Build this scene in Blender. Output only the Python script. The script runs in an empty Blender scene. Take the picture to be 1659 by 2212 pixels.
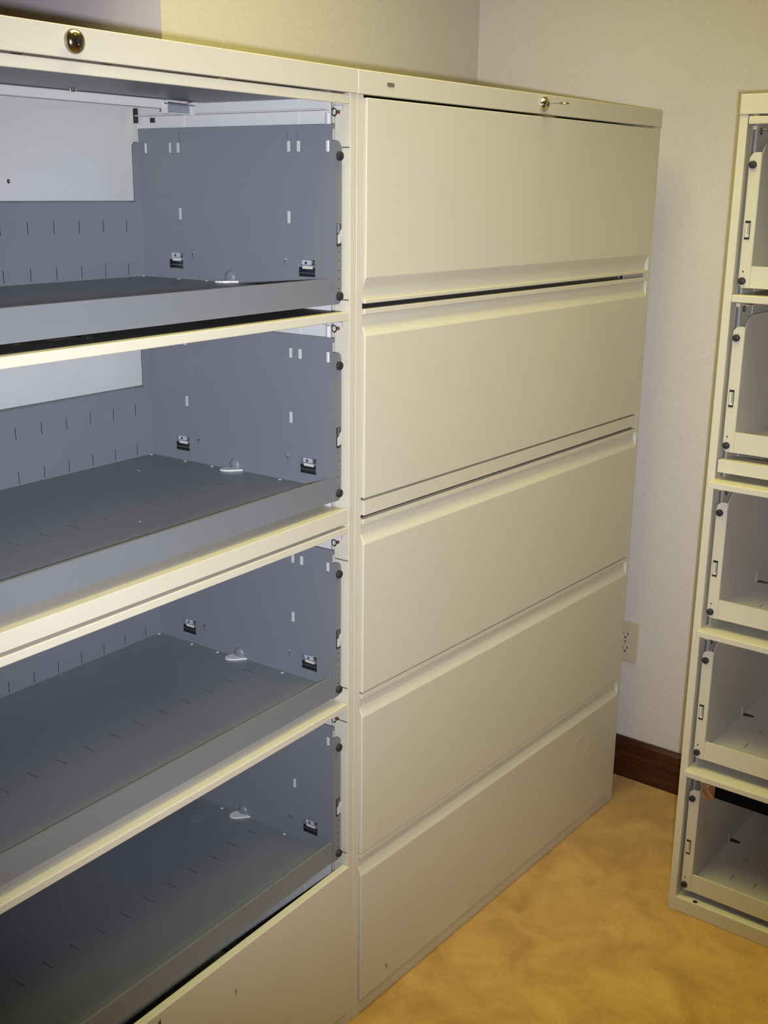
import bpy, bmesh, math, random
from mathutils import Vector, Matrix
random.seed(7)
SC = bpy.context.scene
COL = SC.collection

# ------------------------------------------------------------------ materials
def principled(name, base, rough=0.5, metal=0.0, spec=0.5):
    m = bpy.data.materials.new(name); m.use_nodes = True
    b = m.node_tree.nodes['Principled BSDF']
    b.inputs['Base Color'].default_value = (*base, 1)
    b.inputs['Roughness'].default_value = rough
    b.inputs['Metallic'].default_value = metal
    b.inputs['Specular IOR Level'].default_value = spec
    return m, m.node_tree, b

def coords(nt, scale=(1, 1, 1), rot=(0, 0, 0)):
    tc = nt.nodes.new('ShaderNodeTexCoord'); mp = nt.nodes.new('ShaderNodeMapping')
    mp.inputs['Scale'].default_value = scale; mp.inputs['Rotation'].default_value = rot
    nt.links.new(tc.outputs['Object'], mp.inputs['Vector'])
    return mp.outputs['Vector']

def bump(nt, b, height, strength, dist):
    bp = nt.nodes.new('ShaderNodeBump')
    bp.inputs['Strength'].default_value = strength; bp.inputs['Distance'].default_value = dist
    nt.links.new(height, bp.inputs['Height']); nt.links.new(bp.outputs['Normal'], b.inputs['Normal'])

def paint(name, base, rough, spec=0.4, var=0.03):
    """powder coated sheet steel: faint tone mottling and a fine orange-peel bump"""
    m, nt, b = principled(name, base, rough, 0, spec)
    v = coords(nt)
    n = nt.nodes.new('ShaderNodeTexNoise'); n.inputs['Scale'].default_value = 9; n.inputs['Detail'].default_value = 3
    nt.links.new(v, n.inputs['Vector'])
    r = nt.nodes.new('ShaderNodeMapRange'); r.inputs['To Min'].default_value = 1 - var; r.inputs['To Max'].default_value = 1 + var
    nt.links.new(n.outputs['Fac'], r.inputs['Value'])
    mx = nt.nodes.new('ShaderNodeMix'); mx.data_type = 'RGBA'; mx.blend_type = 'MULTIPLY'; mx.inputs['Factor'].default_value = 1
    mx.inputs[6].default_value = (*base, 1); nt.links.new(r.outputs['Result'], mx.inputs[7])
    nt.links.new(mx.outputs[2], b.inputs['Base Color'])
    f = nt.nodes.new('ShaderNodeTexNoise'); f.inputs['Scale'].default_value = 900; f.inputs['Detail'].default_value = 1
    nt.links.new(v, f.inputs['Vector']); bump(nt, b, f.outputs['Fac'], 0.12, 0.0004)
    return m

CREAM = paint('putty_paint', (0.63, 0.575, 0.44), 0.42)
GREY = paint('slate_grey_paint', (0.183, 0.188, 0.201), 0.36, 0.45)
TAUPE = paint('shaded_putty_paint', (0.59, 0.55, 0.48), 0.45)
SEAT = paint('pale_panel_paint', (0.60, 0.585, 0.545), 0.45)
GALV = paint('galvanised_steel', (0.36, 0.38, 0.41), 0.35); GALV.node_tree.nodes['Principled BSDF'].inputs['Metallic'].default_value = 0.7
GALV_L = paint('pale_zinc', (0.42, 0.44, 0.46), 0.35)
TOP_SHADE = principled('door_top_shade', (0.075, 0.068, 0.06), 0.5)[0]  # shade colour for the top of the second door
CHROME = principled('bright_chrome', (0.78, 0.76, 0.72), 0.12, 1.0)[0]
BRASSY = principled('aged_nickel', (0.42, 0.36, 0.26), 0.17, 1.0)[0]
BLACK = principled('black_rubber', (0.018, 0.018, 0.02), 0.55)[0]
MATTE = principled('matte_black', (0.004, 0.004, 0.0045), 0.9, 0, 0.1)[0]
DARK = principled('dark_steel_and_shade', (0.03, 0.03, 0.034), 0.3, 0.3)[0]
BADGE = principled('badge_bronze', (0.20, 0.175, 0.14), 0.4, 0.3)[0]
PLASTIC = principled('white_nylon', (0.66, 0.64, 0.58), 0.35)[0]
IVORY = principled('ivory_plastic', (0.58, 0.50, 0.34), 0.35)[0]
COPPER = principled('copper_wire', (0.30, 0.12, 0.06), 0.4, 0.6)[0]
BROWNLABEL = principled('brown_label', (0.17, 0.10, 0.065), 0.5)[0]
AMBER, nt_, b_ = principled('amber_plastic', (0.42, 0.20, 0.09), 0.16, 0, 0.8)
b_.inputs['Transmission Weight'].default_value = 0.35
RESIDUE = principled('glue_residue', (0.66, 0.62, 0.54), 0.25, 0, 0.7)[0]
STAIN = principled('faint_ring', (0.20, 0.22, 0.27), 0.3)[0]
SCRATCH = principled('scratch_mark', (0.10, 0.09, 0.08), 0.6)[0]

def wallpaper(name, base, kind):
    m, nt, b = principled(name, base, 0.62, 0, 0.25)
    if kind == 'block':
        v = coords(nt, (1, 1, 1), (math.radians(90), 0, 0))
        t = nt.nodes.new('ShaderNodeTexBrick'); t.inputs['Scale'].default_value = 32
        t.inputs['Mortar Size'].default_value = 0.09; t.inputs['Mortar Smooth'].default_value = 1.0
        t.inputs['Brick Width'].default_value = 0.55; t.inputs['Row Height'].default_value = 0.45
        t.inputs['Color1'].default_value = (1, 1, 1, 1); t.inputs['Color2'].default_value = (0.55, 0.55, 0.55, 1); t.inputs['Mortar'].default_value = (0.1, 0.1, 0.1, 1)
        nt.links.new(v, t.inputs['Vector']); h0 = t.outputs['Color']
    elif kind == 'weave':
        v = coords(nt, (1, 1, 1), (0, 0, 0))
        t = nt.nodes.new('ShaderNodeTexWave'); t.wave_type = 'BANDS'; t.bands_direction = 'DIAGONAL'
        t.inputs['Scale'].default_value = 40; t.inputs['Distortion'].default_value = 7; t.inputs['Detail'].default_value = 2; t.inputs['Detail Scale'].default_value = 3
        nt.links.new(v, t.inputs['Vector']); h0 = t.outputs['Fac']
    else:
        v = coords(nt, (60, 60, 3))
        t = nt.nodes.new('ShaderNodeTexNoise'); t.inputs['Scale'].default_value = 2.5; t.inputs['Detail'].default_value = 4
        nt.links.new(v, t.inputs['Vector']); h0 = t.outputs['Fac']
    n = nt.nodes.new('ShaderNodeTexNoise'); n.inputs['Scale'].default_value = 140; n.inputs['Detail'].default_value = 3
    v2 = coords(nt); nt.links.new(v2, n.inputs['Vector'])
    mx = nt.nodes.new('ShaderNodeMix'); mx.data_type = 'FLOAT'; mx.inputs['Factor'].default_value = 0.45
    nt.links.new(h0, mx.inputs[2]); nt.links.new(n.outputs['Fac'], mx.inputs[3])
    bump(nt, b, mx.outputs[0], 0.14, 0.003)
    r = nt.nodes.new('ShaderNodeMapRange'); r.inputs['To Min'].default_value = 0.95; r.inputs['To Max'].default_value = 1.04
    nt.links.new(mx.outputs[0], r.inputs['Value'])
    c = nt.nodes.new('ShaderNodeMix'); c.data_type = 'RGBA'; c.blend_type = 'MULTIPLY'; c.inputs['Factor'].default_value = 1
    c.inputs[6].default_value = (*base, 1); nt.links.new(r.outputs['Result'], c.inputs[7]); nt.links.new(c.outputs[2], b.inputs['Base Color'])
    return m

WALLC = (0.60, 0.545, 0.47)
W_BACK = wallpaper('embossed_wallpaper', WALLC, 'block')
W_RIGHT = wallpaper('woven_wallpaper', (0.67, 0.615, 0.54), 'weave')
W_ALC = wallpaper('streaked_flashlit_wallpaper', (0.86, 0.78, 0.81), 'streak')  # same wallpaper made paler and mauve to carry the flash light
CEIL = principled('ceiling_white', (0.75, 0.73, 0.68), 0.8)[0]

CARPET, nt, b = principled('gold_carpet', (0.4, 0.25, 0.1), 0.95, 0, 0.1)
v = coords(nt)
n1 = nt.nodes.new('ShaderNodeTexNoise'); n1.inputs['Scale'].default_value = 9; n1.inputs['Detail'].default_value = 5; n1.inputs['Roughness'].default_value = 0.6; n1.inputs['Distortion'].default_value = 0.6
n2 = nt.nodes.new('ShaderNodeTexNoise'); n2.inputs['Scale'].default_value = 330; n2.inputs['Detail'].default_value = 2
nt.links.new(v, n1.inputs['Vector']); nt.links.new(v, n2.inputs['Vector'])
cr = nt.nodes.new('ShaderNodeValToRGB')
cr.color_ramp.elements[0].position = 0.32; cr.color_ramp.elements[0].color = (0.44, 0.232, 0.052, 1)
cr.color_ramp.elements[1].position = 0.70; cr.color_ramp.elements[1].color = (0.66, 0.385, 0.105, 1)
nt.links.new(n1.outputs['Fac'], cr.inputs['Fac'])
mr = nt.nodes.new('ShaderNodeMapRange'); mr.inputs['To Min'].default_value = 0.78; mr.inputs['To Max'].default_value = 1.2
nt.links.new(n2.outputs['Fac'], mr.inputs['Value'])
mm = nt.nodes.new('ShaderNodeMix'); mm.data_type = 'RGBA'; mm.blend_type = 'MULTIPLY'; mm.inputs['Factor'].default_value = 1
nt.links.new(cr.outputs['Color'], mm.inputs[6]); nt.links.new(mr.outputs['Result'], mm.inputs[7]); nt.links.new(mm.outputs[2], b.inputs['Base Color'])
bump(nt, b, n2.outputs['Fac'], 0.6, 0.006)
b.inputs['Sheen Weight'].default_value = 0.25

WOOD, nt, b = principled('dark_mahogany', (0.06, 0.015, 0.008), 0.32, 0, 0.5)
v = coords(nt, (60, 4, 60))
n1 = nt.nodes.new('ShaderNodeTexNoise'); n1.inputs['Scale'].default_value = 1.6; n1.inputs['Detail'].default_value = 6; n1.inputs['Distortion'].default_value = 0.8
nt.links.new(v, n1.inputs['Vector'])
cr = nt.nodes.new('ShaderNodeValToRGB')
cr.color_ramp.elements[0].position = 0.3; cr.color_ramp.elements[0].color = (0.024, 0.007, 0.004, 1)
cr.color_ramp.elements[1].position = 0.75; cr.color_ramp.elements[1].color = (0.105, 0.027, 0.010, 1)
nt.links.new(n1.outputs['Fac'], cr.inputs['Fac']); nt.links.new(cr.outputs['Color'], b.inputs['Base Color'])

# ------------------------------------------------------------------ mesh builder
class MB:
    def __init__(s): s.v = []; s.f = []; s.m = []
    def face(s, pts, mi=0):
        i = len(s.v); s.v += [tuple(p) for p in pts]; s.f.append(list(range(i, i + len(pts)))); s.m.append(mi)
    def poly(s, vs, fs, mi=0):
        i = len(s.v); s.v += [tuple(p) for p in vs]
        for f in fs: s.f.append([i + k for k in f]); s.m.append(mi)
    def box(s, x0, x1, y0, y1, z0, z1, mi=0, bottom=None):
        vs = [(x, y, z) for z in (z0, z1) for y in (y0, y1) for x in (x0, x1)]
        s.poly(vs, [(0, 2, 3, 1), (4, 5, 7, 6), (0, 1, 5, 4), (2, 6, 7, 3), (0, 4, 6, 2), (1, 3, 7, 5)], mi)
        if bottom is not None: s.m[-6] = bottom
    def prism(s, prof, a, b, axis, mi=0):
        """prof: 2D outline; axis 'x' -> (y,z), 'y' -> (x,z), 'z' -> (x,y)"""
        def P(p, t):
            return (t, p[0], p[1]) if axis == 'x' else (p[0], t, p[1]) if axis == 'y' else (p[0], p[1], t)
        n = len(prof)
        vs = [P(p, a) for p in prof] + [P(p, b) for p in prof]
        s.poly(vs, [tuple(range(n))[::-1], tuple(range(n, 2 * n))] + [(i, (i + 1) % n, n + (i + 1) % n, n + i) for i in range(n)], mi)
    def plate(s, u0, u1, v0, v1, holes, a, b, axis, mi=0, cut=None):
        """sheet with rectangular cut-outs; axis names the thin direction a..b"""
        cut = mi if cut is None else cut
        us = sorted({u0, u1, *[min(max(h[i], u0), u1) for h in holes for i in (0, 1)]})
        vs = sorted({v0, v1, *[min(max(h[i], v0), v1) for h in holes for i in (2, 3)]})
        def P(u, v, t):
            return (t, u, v) if axis == 'x' else (u, t, v) if axis == 'y' else (u, v, t)
        def solid(i, j):
            if not (0 <= i < len(us) - 1 and 0 <= j < len(vs) - 1): return False
            cu = (us[i] + us[i + 1]) / 2; cv = (vs[j] + vs[j + 1]) / 2
            return not any(h[0] < cu < h[1] and h[2] < cv < h[3] for h in holes)
        for i in range(len(us) - 1):
            for j in range(len(vs) - 1):
                if not solid(i, j): continue
                p, q, r, t = us[i], us[i + 1], vs[j], vs[j + 1]
                s.face([P(p, r, a), P(p, t, a), P(q, t, a), P(q, r, a)], mi); s.face([P(p, r, b), P(q, r, b), P(q, t, b), P(p, t, b)], mi)
                if not solid(i - 1, j): s.face([P(p, r, a), P(p, r, b), P(p, t, b), P(p, t, a)], cut)
                if not solid(i + 1, j): s.face([P(q, r, a), P(q, t, a), P(q, t, b), P(q, r, b)], cut)
                if not solid(i, j - 1): s.face([P(p, r, a), P(q, r, a), P(q, r, b), P(p, r, b)], cut)
                if not solid(i, j + 1): s.face([P(p, t, a), P(p, t, b), P(q, t, b), P(q, t, a)], cut)
    def lathe(s, rings, c, axis, n=24, mi=0, sx=1.0):
        """rings: (radius, offset along axis)"""
        k = len(rings); vs = []
        for r, o in rings:
            for i in range(n):
                t = 2 * math.pi * i / n; a, b2 = r * math.cos(t), r * math.sin(t)
                vs.append((c[0] + o, c[1] + a, c[2] + b2) if axis == 'x' else (c[0] + a, c[1] + o, c[2] + b2) if axis == 'y' else (c[0] + a, c[1] + b2, c[2] + o))
        fs = [(j * n + i, j * n + (i + 1) % n, (j + 1) * n + (i + 1) % n, (j + 1) * n + i) for j in range(k - 1) for i in range(n)]
        fs += [tuple(range(n))[::-1], tuple((k - 1) * n + i for i in range(n))]
        s.poly(vs, fs, mi)
    def tube(s, pts, r, n=8, mi=0, closed=False):
        pts = [Vector(p) for p in pts]; vs = []; L = len(pts)
        for i, p in enumerate(pts):
            a = pts[(i - 1) % L] if closed or i > 0 else p; b = pts[(i + 1) % L] if closed or i < L - 1 else p
            d = (b - a).normalized(); u = d.orthogonal().normalized()
            if i and vs:
                pu = getattr(s, '_u', u); u = (pu - d * pu.dot(d)).normalized()
            s._u = u; w = d.cross(u)
            vs += [tuple(p + r * (math.cos(2 * math.pi * k / n) * u + math.sin(2 * math.pi * k / n) * w)) for k in range(n)]
        m = L if closed else L - 1
        fs = [(i * n + k, i * n + (k + 1) % n, ((i + 1) % L) * n + (k + 1) % n, ((i + 1) % L) * n + k) for i in range(m) for k in range(n)]
        if not closed: fs += [tuple(range(n))[::-1], tuple((L - 1) * n + k for k in range(n))]
        s.poly(vs, fs, mi)
    def build(s, name, mats, parent=None, bevel=0, smooth=False, seg=2, angle=40):
        me = bpy.data.meshes.new(name); me.from_pydata(s.v, [], s.f)
        mats = mats if isinstance(mats, (list, tuple)) else [mats]
        for m in mats: me.materials.append(m)
        for p, i in zip(me.polygons, s.m): p.material_index = i
        bm = bmesh.new(); bm.from_mesh(me); bmesh.ops.remove_doubles(bm, verts=bm.verts, dist=1e-5)
        bmesh.ops.recalc_face_normals(bm, faces=bm.faces); bm.to_mesh(me); bm.free()
        o = bpy.data.objects.new(name, me); COL.objects.link(o)
        if parent: o.parent = parent
        if smooth:
            for p in me.polygons: p.use_smooth = True
            if hasattr(me, 'set_sharp_from_angle'): me.set_sharp_from_angle(angle=math.radians(angle))
        if bevel:
            b = o.modifiers.new('edge', 'BEVEL'); b.width = bevel; b.segments = seg; b.limit_method = 'ANGLE'; b.angle_limit = math.radians(35)
            b.harden_normals = False
        return o

def label(o, text): o['label'] = text; return o
def thing(name, text, cat, loc=(0, 0, 0), rz=0, group=None):
    o = bpy.data.objects.new(name, None); COL.objects.link(o); o.location = loc; o.rotation_euler = (0, 0, rz)
    o.empty_display_size = 0.1; o['label'] = text; o['category'] = cat
    if group: o['group'] = group
    return o

# ------------------------------------------------------------------ the room
XW, YB, XE = 1.2046, 0.587, 0.1383
XL, YF, YA, ZC = -3.2, -3.6, 2.3, 2.62
def struct(name, mb, mat, **k):
    o = mb.build(name, mat, **k); o['kind'] = 'structure'; return o
def slab(name, mat, *b):
    m = MB(); m.box(*b); return struct(name, m, mat)
slab('floor', CARPET, XL - .1, XW + .1, YF - .1, YA + .1, -0.06, 0.0)
slab('ceiling', CEIL, XL - .1, XW + .1, YF - .1, YA + .1, ZC, ZC + .08)
slab('wall_back', W_BACK, XE, XW + .1, YB, YA + .1, 0, ZC)            # solid corner block: its left face is the return, flash light put into its mauve colour
me_ = bpy.data.objects['wall_back'].data
me_.materials.append(W_ALC)
for p in me_.polygons:
    if p.normal.x < -0.9: p.material_index = 1
slab('wall_right', W_RIGHT, XW, XW + .1, YF - .1, YB, 0, ZC)
slab('wall_left', W_RIGHT, XL - .1, XL, YF - .1, YA + .1, 0, ZC)
slab('wall_front', W_BACK, XL, XW, YF - .1, YF, 0, ZC)
slab('wall_alcove', W_BACK, XL, XE, YA, YA + .1, 0, ZC)
slab('wall_light_block', W_BACK, XL, XE, YB, YB + .35, 2.02, ZC)  # unseen lintel, added to keep ceiling light off the return face
m = MB(); m.prism([(XW, 0), (XW - .014, 0), (XW - .014, .105), (XW - .009, .1151), (XW, .1151)], YF, YB, 'y')
struct('baseboard_right', m, WOOD, bevel=.0015)
m = MB(); m.prism([(YB, 0), (YB - .014, 0), (YB - .014, .105), (YB - .009, .1151), (YB, .1151)], XE, XW - .0145, 'x')
struct('baseboard_back', m, WOOD, bevel=.0015)

# ------------------------------------------------------------------ cabinets
W, DEP, H, ZHB = 1.067, 0.489, 1.702, 1.667
FS = 0.0158                                  # width of the front frame strip

def mir(x, side): return x if side == 'L' else W - x
def bx(mb, side, x0, x1, *r, **k):
    a, b = mir(x0, side), mir(x1, side); mb.box(min(a, b), max(a, b), *r, **k)

def lock(root, x, z, mat, r=.0135):
    m = MB(); m.lathe([(r, -.003), (r, -.0055), (r * .93, -.0085), (r * .72, -.0112), (r * .38, -.0128), (.0006, -.0132)], (x, 0, z), 'y', 32)
    o = m.build('lock', mat, root, smooth=True)
    m = MB(); m.box(x - .0012, x + .0012, -.0142, -.0125, z - .0042, z + .0042); m.lathe([(.0036, -.0139), (.0036, -.0125)], (x, 0, z), 'y', 16)
    m.build('keyhole', DARK, o)
    return o

def make_case(root, rail, base_top, inside, notch=None, W=W):
    def mir(x, side): return x if side == 'L' else W - x
    def bx(mb, side, x0, x1, *r, **k):
        a, b = mir(x0, side), mir(x1, side); mb.box(min(a, b), max(a, b), *r, **k)
    for s in 'LR':
        pr = [(0, 0), (FS, 0), (FS, .03), (FS - .0015, .03), (FS - .0015, .0018), (.0018, .0018), (.0018, DEP), (0, DEP)]
        pr = [(mir(x, s), y) for x, y in pr]
        m = MB(); m.prism(pr, 0, ZHB, 'z'); o = m.build('side_panel', CREAM, root, bevel=.0016, seg=3)
        # small notches in the inner return of the frame
        if s == notch:
            for z in (1.588, 1.358, .925, .692, .628, .368):
                n = MB(); bx(n, s, FS - .0002, FS + .0004, .0015, .0285, z, z + .0018); n.build('frame_notch', SCRATCH, o)
        m = MB(); m.plate(.032, .455, .04, 1.695, [], *sorted((mir(.0215, s), mir(.0230, s))), 'x')
        bx(m, s, .0225, .0242, .094, .0955, .05, 1.69); bx(m, s, .0225, .0242, .340, .3415, .05, 1.69)
        m.build('inner_side_panel', inside, root)
        m = MB()
        bx(m, s, FS + .0012, FS + .0045, .034, .050, .05, 1.665)
        for t in (.2, .52, .86, 1.18, 1.5): bx(m, s, FS + .0045, FS + .0062, .033, .036, t - .06, t + .07)
        m.build('slide_upright', GALV, root)
    m = MB(); m.box(.0018, W - .0018, .472, .4735, .035, 1.699); m.build('back_panel', SEAT if inside is SEAT else CREAM, root)
    m = MB(); m.prism([(-.0025, ZHB), (-.0025, H), (DEP, H), (DEP, H - .0025), (.012, H - .0025), (.012, ZHB)], 0, W, 'x')
    m.build('top_panel', CREAM, root, bevel=.0028, seg=3)
    m = MB(); m.box(.0018, W - .0018, 0.0006, .46, 0, base_top); m.build('base_rail', CREAM, root, bevel=.0015)
    if rail:
        m = MB(); m.prism([(.0, rail[0]), (.0, rail[1]), (.05, rail[1]), (.05, rail[1] - .0015), (.0015, rail[1] - .0015), (.0015, rail[0])], FS + .004, W - FS - .004, 'x')
        m.build('cross_rail', CREAM, root, bevel=.0013)

SLAT_Y = (.0746, .0939)
def make_tray(root, z, mat, plain, front_row):
    """one roll-out tray: floor, low slotted back, tall side panels, front lip and bumpered corner flanges"""
    X0, X1, D0, D1 = .0440, W - .0440, .0145, .4285
    m = MB()
    sl = []
    xs = []; x = X1 - .0365
    while x > X0 + .02: xs.append(x); x -= .0518
    for x in xs:
        sl.append((x - .0005, x + .0005, .161, .186))
        if front_row: sl.append((x - .0006, x + .0006, .074, .098))
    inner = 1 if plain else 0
    m.plate(X0, X1, D0, D1, sl, z - .0015, z, 'z', inner, 2)  # slit edges coloured dark as shade
    for yy in (.1735, .086): m.box(X0 + .03, X1 - .03, yy - .018, yy + .018, z - .005, z - .0042, 2)   # dark strip under the slits, painted-in shade
    bk = [(x - .0006, x + .0006, z + a, z + b) for x in xs for a, b in ((.076, .0965), (.003, .0235))]
    m.plate(X0, X1, z, z + .1265, bk, D1, D1 + .0012, 'y', inner, 2)
    for za in (.01325, .0863): m.box(X0 + .02, X1 - .02, D1 + .004, D1 + .0048, z + za - .014, z + za + .014, 2)  # dark strips behind the back slits stand in for shade
    m.box(X0, X1, D1 - .0, D1 + .006, z + .1255, z + .1268)
    # front lip
    m.prism([(.013, z - .023), (.013, z + .0175), (.0185, z + .0175), (.0185, z + .016), (.0142, z + .016), (.0142, z - .023)], X0 - .0015, X1 + .0015, 'x')
    for s in 'LR':
        a = sorted((mir(.0428, s), mir(.0440, s)))
        if not plain:
            h = []
            for (p, q) in ((.0746, .0829), (.0939, .1022), (.0182, .0262), (.3317, .3403), (.3509, .3585), (.4090, .4158)):
                h.append((p, q, z + .2057, z + .2222)); 
            for q in (.0829, .1022, .0262): h.append((q - .0018, q, z + .222, z + .238))
            for p in (.3317,): h.append((p, p + .0018, z + .222, z + .238))
            h += [(.3317, .3403, z + .098, z + .117), (.0945, .103, z + .098, z + .117), (.3335, .3663, z + .0175, z + .044), (.0469, .0802, z + .0175, z + .044)]
            h += [(.3060, .3128, z + .0415, z + .0438), (.103, .1098, z + .0415, z + .0438)]
            m.plate(.0130, D1 + .0008, z - .0015, z + .245, h, a[0], a[1], 'x')
            b = sorted((mir(.0418, s), mir(.0455, s))); m.box(b[0], b[1], .0095, D1 - .001, z + .2385, z + .2455)
        else:
            pr = [(.0125, z - .0015), (D1, z - .0015), (D1, z + .243)] + [(.0125 + .036 - .036 * math.sin(t), z + .207 + .036 * math.cos(t)) for t in [math.pi / 2 * i / 8 for i in range(9)]]
            m.prism(pr, a[0], a[1], 'x', inner)
        # rear corner strip
        c = sorted((mir(.0440, s), mir(.0585, s))); m.prism([(c[0], z), (c[1], z), (c[1], z + .218), ((c[0] + c[1]) / 2 + (.004 if s == 'L' else -.004), z + .2235), (c[0], z + .2235)] if s == 'L' else [(c[0], z), (c[1], z), (c[1], z + .2235), (c[0] + .005, z + .2235), (c[0], z + .217)], D1 - .0015, D1 + .0013, 'y')
        # front corner flange with rounded top
        f0, f1 = .0215, .0432
        arc = [(f0 + .013 - .013 * math.cos(t), z + .209 + .013 * math.sin(t)) for t in [math.pi / 2 * i / 6 for i in range(7)]]
        pr = [(f1, z - .023), (f0 + .007, z - .023), (f0 + .002, z - .018), (f0, z - .006)] + arc + [(f1, z + .222)]
        m.prism([(mir(x, s), y) for x, y in pr], .0115, .0128, 'y')
    o = m.build('roll_out_tray', [mat, TAUPE, DARK], root)
    for s in ('L' if plain else 'R'):
        for zz in (.200, -.0105):
            k = MB(); k.lathe([(.0071, .0118), (.0071, .0085), (.0062, .0068), (.0035, .0058), (.0004, .0056)], (mir(.0288, s), 0, z + zz), 'y', 20)
            k.build('rubber_bumper', BLACK, o, smooth=True)
        k = MB()                                              # pull latch in its slot on the flange
        bx(k, s, .0250, .0350, .0105, .0113, z + .066, z + .100, mi=1)
        if plain:
            bx(k, s, .0258, .0338, .0098, .0105, z + .070, z + .0955); bx(k, s, .0310, .0328, .0094, .0098, z + .076, z + .095, mi=2)
        else:
            k.prism([(mir(x, s), y) for x, y in ((.0262, z + .072), (.0335, z + .070), (.0335, z + .083), (.0290, z + .086), (.0240, z + .092), (.0215, z + .091), (.0225, z + .080), (.0262, z + .077))], .0085, .0105, 'y')
            bx(k, s, .0305, .0325, .0085, .0105, z + .086, z + .0995, mi=2)
        k.build('latch', [CREAM if plain else TAUPE, DARK, GALV], o)
        for zz, r in ((.001, .0013), (.0165, .0013), (.029, .0011), (.044, .0011), (.057, .0011)) if not plain else ((.007, .0016),):
            k = MB(); k.lathe([(r, .0118), (r, .0111)], (mir(.029, s), 0, z + zz), 'y', 10); k.build('screw_hole', DARK, o)
        if not plain:
            for y0, y1 in ((.3335, .3663), (.0469, .0802)):
                k = MB()
                bx(k, s, .0330, .0340, y0 - .014, y1 + .014, z + .004, z + .060, mi=1)             # dark well
                bx(k, s, .0408, .0420, y0 - .010, y1 + .010, z + .0318, z + .052)                  # steel plate
                bx(k, s, .0420, .0424, y0 + .0095, y1 - .0055, z + .0358, z + .0428, mi=4)
                bx(k, s, .0385, .0395, y0 - .010, y1 + .010, z + .0225, z + .0232)
                bx(k, s, .0416, .0422, y0 + .0065, y1 - .0065, z + .0295, z + .0340, mi=2)
                sg = 1 if s == 'L' else -1
                c = (mir(.0420, s), y0 + .0042, z + .0395); k.lathe([(.0042, 0), (.0040, .0012 * sg), (.0024, .0022 * sg), (.0003, .0026 * sg)], c, 'x', 16, mi=3)
                c = (mir(.0423, s), (y0 + y1) / 2 + .003, z + .0387); k.lathe([(.0022, 0), (.0022, .0004 * sg)], c, 'x', 12, mi=1)
                k.build('slide_bracket', [GALV, DARK, TAUPE, CHROME, GALV_L], o)
            for yy in (.3094, .1064):                          # pressed louvre tabs
                k = MB(); x0 = .0440
                vs = [(mir(x0, s), yy - .0034, z + .0415), (mir(x0, s), yy + .0034, z + .0415), (mir(x0 + .0035, s), yy - .0030, z + .0412), (mir(x0 + .0035, s), yy + .0030, z + .0412), (mir(x0, s), yy - .0026, z + .0325), (mir(x0, s), yy + .0026, z + .0325)]
                k.poly(vs, [(2, 3, 5, 4), (0, 2, 4), (1, 5, 3), (0, 1, 3, 2), (0, 4, 5, 1)]); k.build('louvre_tab', mat, o)
            k = MB()
            cx = mir(.0440, s); sg = 1 if s == 'L' else -1     # thumb dimple by the floor
            rg = [(r, o_ * sg) for r, o_ in ((.0115, 0), (.0105, .0022), (.008, .0040), (.004, .0050), (.0004, .0053))]
            k.lathe(rg, (cx, .2260, z + .0085), 'x', 20)
            k.build('thumb_dimple', mat, o, smooth=True)
            k = MB()
            arc = [(mir(.0445 + .0235 * math.sin(t) ** 1.3, s), .224 + .0165 * math.cos(t) + .012 * math.sin(t)) for t in [math.pi * i / 10 for i in range(11)]]
            k.prism(arc, z + .0004, z + .0032, 'z'); k.build('thumb_clip', PLASTIC, o)
            for yy in (.424, .3388, .274, .119):
                k = MB(); k.lathe([(.0030, 0), (.0022, .0009), (.0003, .0012)], (mir(.0505, s), yy, z), 'z', 10); k.build('rivet', SEAT, o, smooth=True)
        else:
            k = MB(); bx(k, s, .0440, .0452, .2180, .2250, z + .002, z + .022); k.build('thumb_tab', CREAM, o, bevel=.0004)
            k = MB(); arc = [(mir(.0446 + .024 * math.sin(t), s), .2320 + .0065 * math.cos(t)) for t in [math.pi * i / 10 for i in range(11)]]
            k.prism(arc, z + .0002, z + .0012, 'z'); k.build('thumb_slot', DARK, o)
    return o

def receded_door(root, ztop, inner, out=0.0, th=.0135):
    """flipper door slid back flat into the cabinet: only its bottom edge faces the room"""
    a = FS + .0025 - (0.004 if out > .012 else 0)
    m = MB(); m.prism([(-out, ztop - th), (-out, ztop), (.30 - out, ztop), (.30 - out, ztop - .004), (.004 - out, ztop - .004), (.004 - out, ztop - th)], a, W - a, 'x')
    m.m[5] = 1; m.m[6] = 1                                      # inner skin of the pan
    return m.build('flipper_door', [CREAM, inner], root, bevel=.0012)

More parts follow.
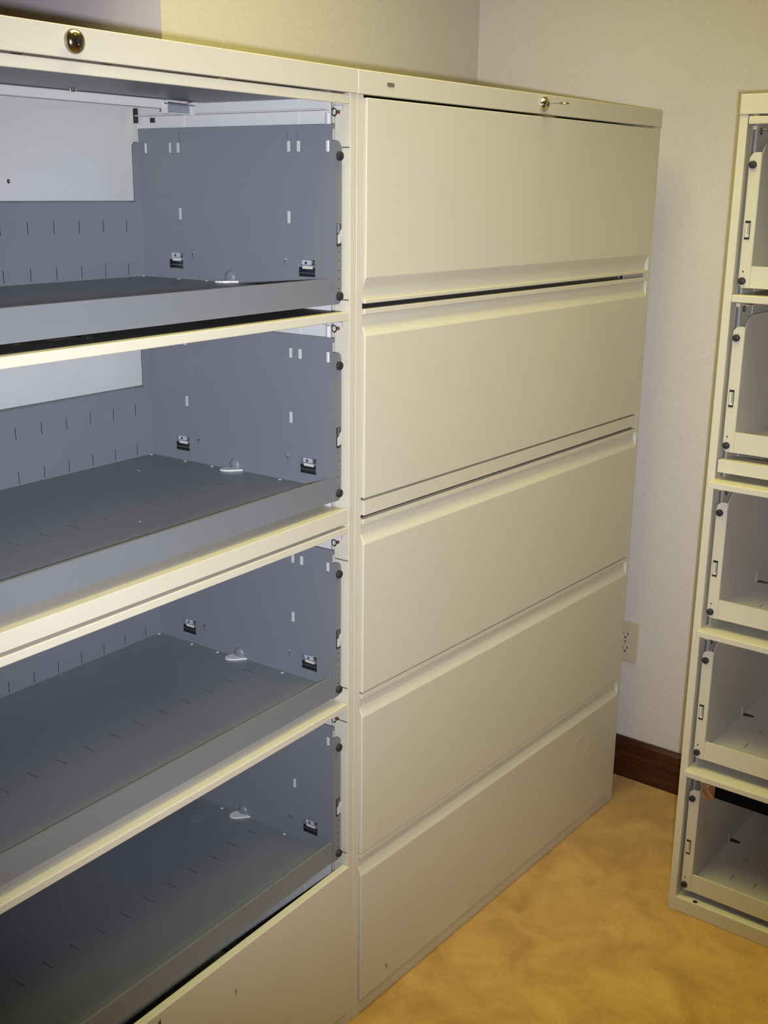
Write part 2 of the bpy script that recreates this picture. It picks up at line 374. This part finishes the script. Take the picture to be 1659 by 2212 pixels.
def door_gear(root, ztop, mat):
    """runner channels, pinion beam, hinge bracket and wire clip that carry a receded door"""
    z0 = ztop - .0145
    m = MB(); m.box(.122, W - .122, .283, .298, z0 - .0045, z0 + .0095); m.build('pinion_beam', mat, root, bevel=.002)
    s = 'R' if mat is SEAT else 'L'
    m = MB(); bx(m, s, .0235, .040, .034, .44, z0 - .0075, z0 - .006); bx(m, s, .0235, .0245, .034, .44, z0 - .0075, z0 + .006)
    m.build('door_track', mat, root)
    m = MB()                                                   # hinge bracket: two pale lugs on a galvanised block
    bx(m, s, .066, .119, .284, .290, z0 - .0105, z0 + .0045, mi=1)
    bx(m, s, .060, .126, .282, .290, z0 - .0112, z0 - .0098)
    for xx in (.063, .122):
        bx(m, s, xx - .0035, xx + .0035, .2815, .289, z0 - .0105, z0 + .004)
        m.lathe([(.0052, .2812), (.0052, .289)], (mir(xx, s), 0, z0 + .0035), 'y', 16)
    m.tube([(mir(.060, s), .2805, z0 + .0035), (mir(.127, s), .2805, z0 + .0035)], .0012, mi=1)
    m.build('hinge_bracket', [mat, GALV], root)
    m = MB(); bx(m, s, .0235, .032, .006, .020, z0 - .0085, z0 - .001); o = m.build('track_stop', mat, root, bevel=.001)
    m = MB(); cx = mir(.0375, s)
    m.tube([(cx, .014 + .0045 * math.cos(t), z0 - .0115 + .0055 * math.sin(t)) for t in [2 * math.pi * i / 14 for i in range(14)]], .0008, 6, closed=True)
    m.build('wire_ring', DARK, o, smooth=True)
    if mat is SEAT:
        m = MB(); bx(m, s, .0305, .0335, .0085, .012, z0 - .0135, z0 - .0085); m.build('copper_clip', COPPER, o)

# --- open cabinet on the left, turned 3 degrees so that its near end stands proud
AR = 0.0544
SX = 0.0012
oA = Vector((-W * math.cos(AR) + SX, -W * math.sin(AR), 0))
A = thing('lateral_file_cabinet', 'cream cabinet with four open compartments showing slate grey trays above one closed drawer', 'filing cabinet', oA, AR)
make_case(A, (.9927, 1.0177), .034, SEAT, 'R')
lock(A, W - .5457, 1.685, BRASSY)
for z in (1.376, 1.0559, .7045, .383): label(make_tray(A, z, GREY, False, False), 'slate grey roll-out tray')
for i, z in enumerate((1.6645, 1.341, .9872, .6656)):
    d = receded_door(A, z, GREY, .0005, .0138 if i < 2 else .0122)
    door_gear(A, z, SEAT)
    if i == 1:
        k = MB(); k.box(FS + .004, W - FS - .004, .013, .295, z - .001, z + .0003); k.build('shade_sheet', TOP_SHADE, d)  # dark sheet on the door top, stands in for shade under the tray
        for (x, y) in ((W - .600, .075), (W - .505, .055)):
            k = MB(); k.box(x, x + .012, y, y + .022, z, z + .004); k.box(x, x + .0012, y, y + .022, z, z + .007); k.build('door_clip', CHROME, d)
        for x in (W - .660, W - .545):
            k = MB(); k.box(x, x + .032, .070, .080, z, z + .0005); k.build('paper_tag', BROWNLABEL, d)
    if i == 0:
        for x in (W - .628, W - .50):
            k = MB(); k.box(x, x + .012, -.0003, .003, z - .0002, z + .0012); k.build('door_stud', CHROME, d)
        k = MB(); k.lathe([(.0050, -.0038), (.0046, -.0062), (.0025, -.0078), (.0003, -.0082)], (W - .318, .268, z), 'z', 14); k.build('door_screw', CHROME, d, smooth=True)
m = MB(); m.lathe([(.0036, .4722), (.0034, .4700), (.0018, .4690), (.0003, .4688)], (W - .285, 0, 1.533), 'y', 14); m.build('panel_screw', CHROME, A, smooth=True)
m = MB(); m.box(W - .0290, W - .0255, .4470, .4550, 1.632, 1.656); m.build('rear_stop', BLACK, A)
m = MB(); m.box(W - .0260, W - .0240, .408, .418, 1.632, 1.640); m.build('rear_stop', BLACK, A)
tz = 1.376
for zt in (1.376, 1.0559):                                       # bright spring tube standing beside each upper tray
    m = MB(); m.lathe([(.0045, zt + .10), (.0045, zt + .262)], (W - .031, .030, 0), 'z', 14); m.build('spring_tube', SEAT, A, smooth=True)
# faint ring left on the lowest tray, scratch on the second
t4 = [c for c in A.children if c.name.startswith('roll_out_tray')]
m = MB(); m.lathe([(.0135, 0), (.0135, .0003)], (W - .1051, .2868, .383), 'z', 28); m.build('ring_mark', STAIN, t4[3])
for a in ((.1535, .1515, .346, .3485), (.1505, .1495, .352, .359), (.369, .366, .118, .1205)):
    m = MB(); m.box(W - a[0], W - a[1], a[2], a[3], 1.0559, 1.0562); m.build('paint_chip', SEAT, t4[1])

def drawer_front(root, x0, x1, top, bot, pull, mat=CREAM, yf=-.0048, cap=True):
    """sheet front with a full-width finger pull rolled into its top (or bottom) edge"""
    r = .0032
    if pull == 'top':
        lip = .0090; pr = [(.010, bot), (yf, bot), (yf, top - .0440), (yf + .0009, top - .0415), (r - .0016, top - .0300), (r, top - .0270), (r, top - lip - .001), (yf + .0015, top - lip), (yf + .0015, top), (.010, top)]
    elif pull == 'bottom':
        pr = [(.010, bot), (yf + .001, bot), (yf + .001, bot + .0065), (r, bot + .0075), (r, bot + .0225), (r - .0016, bot + .0270), (yf + .0009, bot + .0390), (yf, bot + .0415), (yf, top), (.010, top)]
    else:
        pr = [(.010, bot), (yf, bot), (yf, top), (.010, top)]
    m = MB(); m.prism(pr, x0, x1, 'x')
    o = m.build('drawer_front', mat, root, bevel=.0013, seg=3)
    if cap and pull in ('top', 'bottom'):
        m = MB()
        z0, z1 = (top - .043, top - .009) if pull == 'top' else (bot + .007, bot + .040)
        m.box(x1 - .0016, x1 - .0002, yf + .0004, .006, z0, z1); m.build('pull_end_cap', SEAT, o)
    return o
m = drawer_front(A, FS + .0015, W - FS - .0015, .3445, .036, 'plain', yf=-.0048, cap=False)
k = MB(); k.prism([(W - .498, .3255), (W - .488, .3335), (W - .4872, .322)], -.0051, -.0046, 'y'); k.build('scuff_mark', SCRATCH, m)
k = MB(); k.box(W - .324, W - .3225, -.0051, -.0046, .268, .280); k.build('scuff_mark', SCRATCH, m)

# --- closed cabinet in the middle
B = thing('lateral_file_cabinet', 'closed cream cabinet with five full-width drawer fronts, a key in its lock', 'filing cabinet', (0.0022, 0, 0), 0)
WB = 1.062
make_case(B, None, .0325, CREAM, None, WB)
lock(B, .5456, 1.6845, CHROME)
m = MB(); m.box(.0705, .0883, -.0033, -.0022, 1.6818, 1.6882)
bd = m.build('badge', BADGE, B, bevel=.0006)
label(bd, 'small bronze coloured rectangular maker badge')
x0, x1 = .0185, WB - .0225
d1 = drawer_front(B, x0, x1, 1.6624, 1.3511, 'bottom'); d1.name = 'flipper_door'
d2 = drawer_front(B, x0, x1, 1.3428, 1.0282, 'top')
m = MB(); m.prism([(.010, .9978), (-.0040, .9978), (-.0040, 1.0239), (.010, 1.0239)], x0 + .001, x1 - .004, 'x'); m.build('cross_rail', CREAM, B, bevel=.0011)
d3 = drawer_front(B, x0, x1 + .003, .9909, .6738, 'top')
d4 = drawer_front(B, x0, x1 + .003, .6694, .3516, 'top')
d5 = drawer_front(B, x0, x1 + .003, .3486, .0340, 'top')
m = MB()
m.box(x1 - .10, x1 - .006, .004, .008, 1.3435, 1.3505); m.build('runner_end', GALV, B)
m = MB()                                                         # glue ring left by a round sticker
N = 40; R1, R2 = .0375, .0335
vs = [(.862 + r * math.cos(2 * math.pi * i / N), y, .233 + r * math.sin(2 * math.pi * i / N) * .86) for y in (-.0047, -.0051) for r in (R1, R2) for i in range(N)]
fs = []
for i in range(N):
    j = (i + 1) % N
    fs += [(2 * N + i, 2 * N + j, 3 * N + j, 3 * N + i), (i, 2 * N + i, 2 * N + j, j), (N + i, N + j, 3 * N + j, 3 * N + i), (i, j, N + j, N + i)]
m.poly(vs, fs); m.build('sticker_residue', RESIDUE, d5)
m = MB(); m.prism([(.095, .0705), (.0985, .0690), (.1005, .0560), (.0985, .0595)], -.0051, -.0046, 'y'); m.build('scuff_mark', SCRATCH, d5)
m = MB(); m.box(.074, .0748, -.0051, -.0046, .385, .390); m.build('scuff_mark', SCRATCH, d4)
m = MB()                                                         # dark sheet standing in for shade behind the door gaps
m.box(.018, WB - .018, .011, .0125, .05, 1.665); m.build('gap_shade_sheet', DARK, B)

KEY = thing('key', 'small silver key sticking straight out of the round lock on the closed cabinet', 'key', (.5478, -.0132, 1.6845), 0)
m = MB(); m.box(-.0022, .0022, -.0285, .004, -.0005, .0005); m.build('blade', BRASSY, KEY)
m = MB(); m.lathe([(.0004, -.0012), (.0085, -.0011), (.0094, 0), (.0085, .0011), (.0004, .0012)], (0, 0, 0), 'z', 24)
o = m.build('bow', BRASSY, KEY, smooth=True); o.location = (0, -.0345, -.0005)

# --- open cabinet at the right, backed against the right-hand wall
C_ = thing('lateral_file_cabinet', 'cream cabinet with all five compartments open, against the side wall', 'filing cabinet', (.7179, -.3167, 0), -math.pi / 2)
make_case(C_, (.9985, 1.0234), .0348, CREAM)
for i, z in enumerate((1.3796, 1.0619, .7139, .396, .0756)): make_tray(C_, z, CREAM, True, True)
for i, (z, out) in enumerate(((1.6635, .002), (1.3437, .006), (.9835, .030), (.6663, .016), (.3485, .016))):
    receded_door(C_, z, CREAM, out, .0135 if i < 2 else .0125); door_gear(C_, z, CREAM)
m = MB(); m.box(.069, W - .069, .030, .034, .2835, .333); m.build('black_bar', MATTE, C_)  # plain black bar behind the lowest door edge
m = MB(); m.lathe([(.0052, .0348), (.0052, .0351)], (.058, .008, 0), 'z', 14); m.build('bolt_hole', DARK, C_)

bag = MB()
random.seed(3)
rows, cols = 12, 10
vs = []
for side in (0, 1):
    for r in range(rows):
        for c in range(cols):
            u, vv = c / (cols - 1), r / (rows - 1)
            puff = .006 * math.sin(math.pi * u) ** .6 * math.sin(math.pi * min(1, vv * .9 + .1)) ** .6
            vs.append((.037 + .030 * u + random.uniform(-.001, .001) + .007 * vv, .024 + (puff if side else -puff) + .0045 * math.sin(10 * (u - .6 * vv)) + random.uniform(-.0011, .0011), .320 - .040 * vv - .003 * math.sin(5 * u) * vv))
fs = []
for side in (0, 1):
    for r in range(rows - 1):
        for c in range(cols - 1):
            a = side * rows * cols + r * cols + c
            fs.append((a, a + 1, a + cols + 1, a + cols))
bag.poly(vs, fs)
bo = bag.build('plastic_packet', AMBER, None, smooth=True, angle=75)
bo.location = (.7179, -.3167, 0); bo.rotation_euler = (0, 0, -math.pi / 2)
bo['label'] = 'crumpled shiny amber plastic packet hanging in the bottom compartment of the cut-off cabinet'; bo['category'] = 'packet'

for o in (A, B, C_): o['group'] = 'lateral filing cabinets'

# ------------------------------------------------------------------ wall outlet
O = thing('wall_outlet', 'ivory duplex electrical outlet low on the wall beside the closed cabinet', 'outlet', (XW, .0562, .3860), 0)
m = MB(); m.prism([(-.035, -.057), (.035, -.057), (.035, .057), (-.035, .057)], -.0062, 0, 'x'); m.build('cover_plate', IVORY, O, bevel=.0035, seg=3)
for dz in (.0195, -.0195):
    pr = [(.0165 * math.cos(t), dz + max(-.0135, min(.0135, .0172 * math.sin(t)))) for t in [2 * math.pi * i / 24 for i in range(24)]]
    m = MB(); m.prism(pr, -.0080, -.0060, 'x'); r = m.build('receptacle', IVORY, O)
    m = MB()
    for yy in (-.0063, .0063): m.box(-.0083, -.0079, yy - .0011, yy + .0011, dz - .001, dz + .0068)
    m.lathe([(.0026, -.0083), (.0026, -.0079)], (0, 0, dz - .0075), 'x', 12); m.build('socket_slots', DARK, r)
m = MB(); m.lathe([(.003, -.0075), (.0022, -.0081), (.0003, -.0083)], (0, 0, 0), 'x', 12); m.build('screw', CHROME, O)

# ------------------------------------------------------------------ camera
F_PX = 2473.48
CAM = Vector((-1.4208, -1.1702, 1.5294))
yaw, pitch, roll = map(math.radians, (52.0812, -15.7824, 0.7212))
fw = Vector((math.sin(yaw) * math.cos(pitch), math.cos(yaw) * math.cos(pitch), math.sin(pitch)))
rt = Vector((math.cos(yaw), -math.sin(yaw), 0)); up = rt.cross(fw)
r2 = math.cos(roll) * rt + math.sin(roll) * up; u2 = -math.sin(roll) * rt + math.cos(roll) * up
cd = bpy.data.cameras.new('camera'); co = bpy.data.objects.new('camera', cd); COL.objects.link(co)
cd.sensor_fit = 'VERTICAL'; cd.sensor_height = 24.0; cd.lens = F_PX / 2212 * 24.0; cd.clip_start = .02
co.matrix_world = Matrix(((r2.x, u2.x, -fw.x, CAM.x), (r2.y, u2.y, -fw.y, CAM.y), (r2.z, u2.z, -fw.z, CAM.z), (0, 0, 0, 1)))
SC.camera = co

# ------------------------------------------------------------------ light: ceiling fluorescents and the camera's flash
def area(name, loc, sx, sy, power, col, rot=(0, 0, 0)):
    l = bpy.data.lights.new(name, 'AREA'); l.shape = 'RECTANGLE'; l.size = sx; l.size_y = sy; l.energy = power; l.color = col
    o = bpy.data.objects.new(name, l); COL.objects.link(o); o.location = loc; o.rotation_euler = rot; return o
WARM = (1.0, 0.95, 0.37)
l1 = area('ceiling_light', (-.05, -.12, ZC - .01), 1.2, .6, 13, WARM); l1.data.spread = math.radians(130)
l2 = area('ceiling_light', (.35, -1.10, ZC - .01), 1.2, .6, 5.8, WARM); l2.data.spread = math.radians(105)
fl = bpy.data.lights.new('camera_flash', 'SPOT'); fl.energy = 204; fl.color = (0.80, 0.84, 1.0)
fl.spot_size = math.radians(69); fl.spot_blend = 1.0; fl.shadow_soft_size = .012
fo = bpy.data.objects.new('camera_flash', fl); COL.objects.link(fo)
fo.matrix_world = Matrix.Translation(r2 * .032 - u2 * .032 - fw * 0.0) @ co.matrix_world @ Matrix.Rotation(math.radians(3.5), 4, 'Y') @ Matrix.Rotation(math.radians(5.5), 4, 'X')

w = bpy.data.worlds.new('world'); SC.world = w; w.use_nodes = True
w.node_tree.nodes['Background'].inputs['Color'].default_value = (0, 0, 0, 1)

SC.view_settings.view_transform = 'Standard'; SC.view_settings.look = 'None'
SC.view_settings.gamma = 1; SC.view_settings.use_curve_mapping = False; SC.view_settings.exposure = 0.0
SC.cycles.use_denoising = True
SC.cycles.max_bounces = 8; SC.cycles.diffuse_bounces = 5
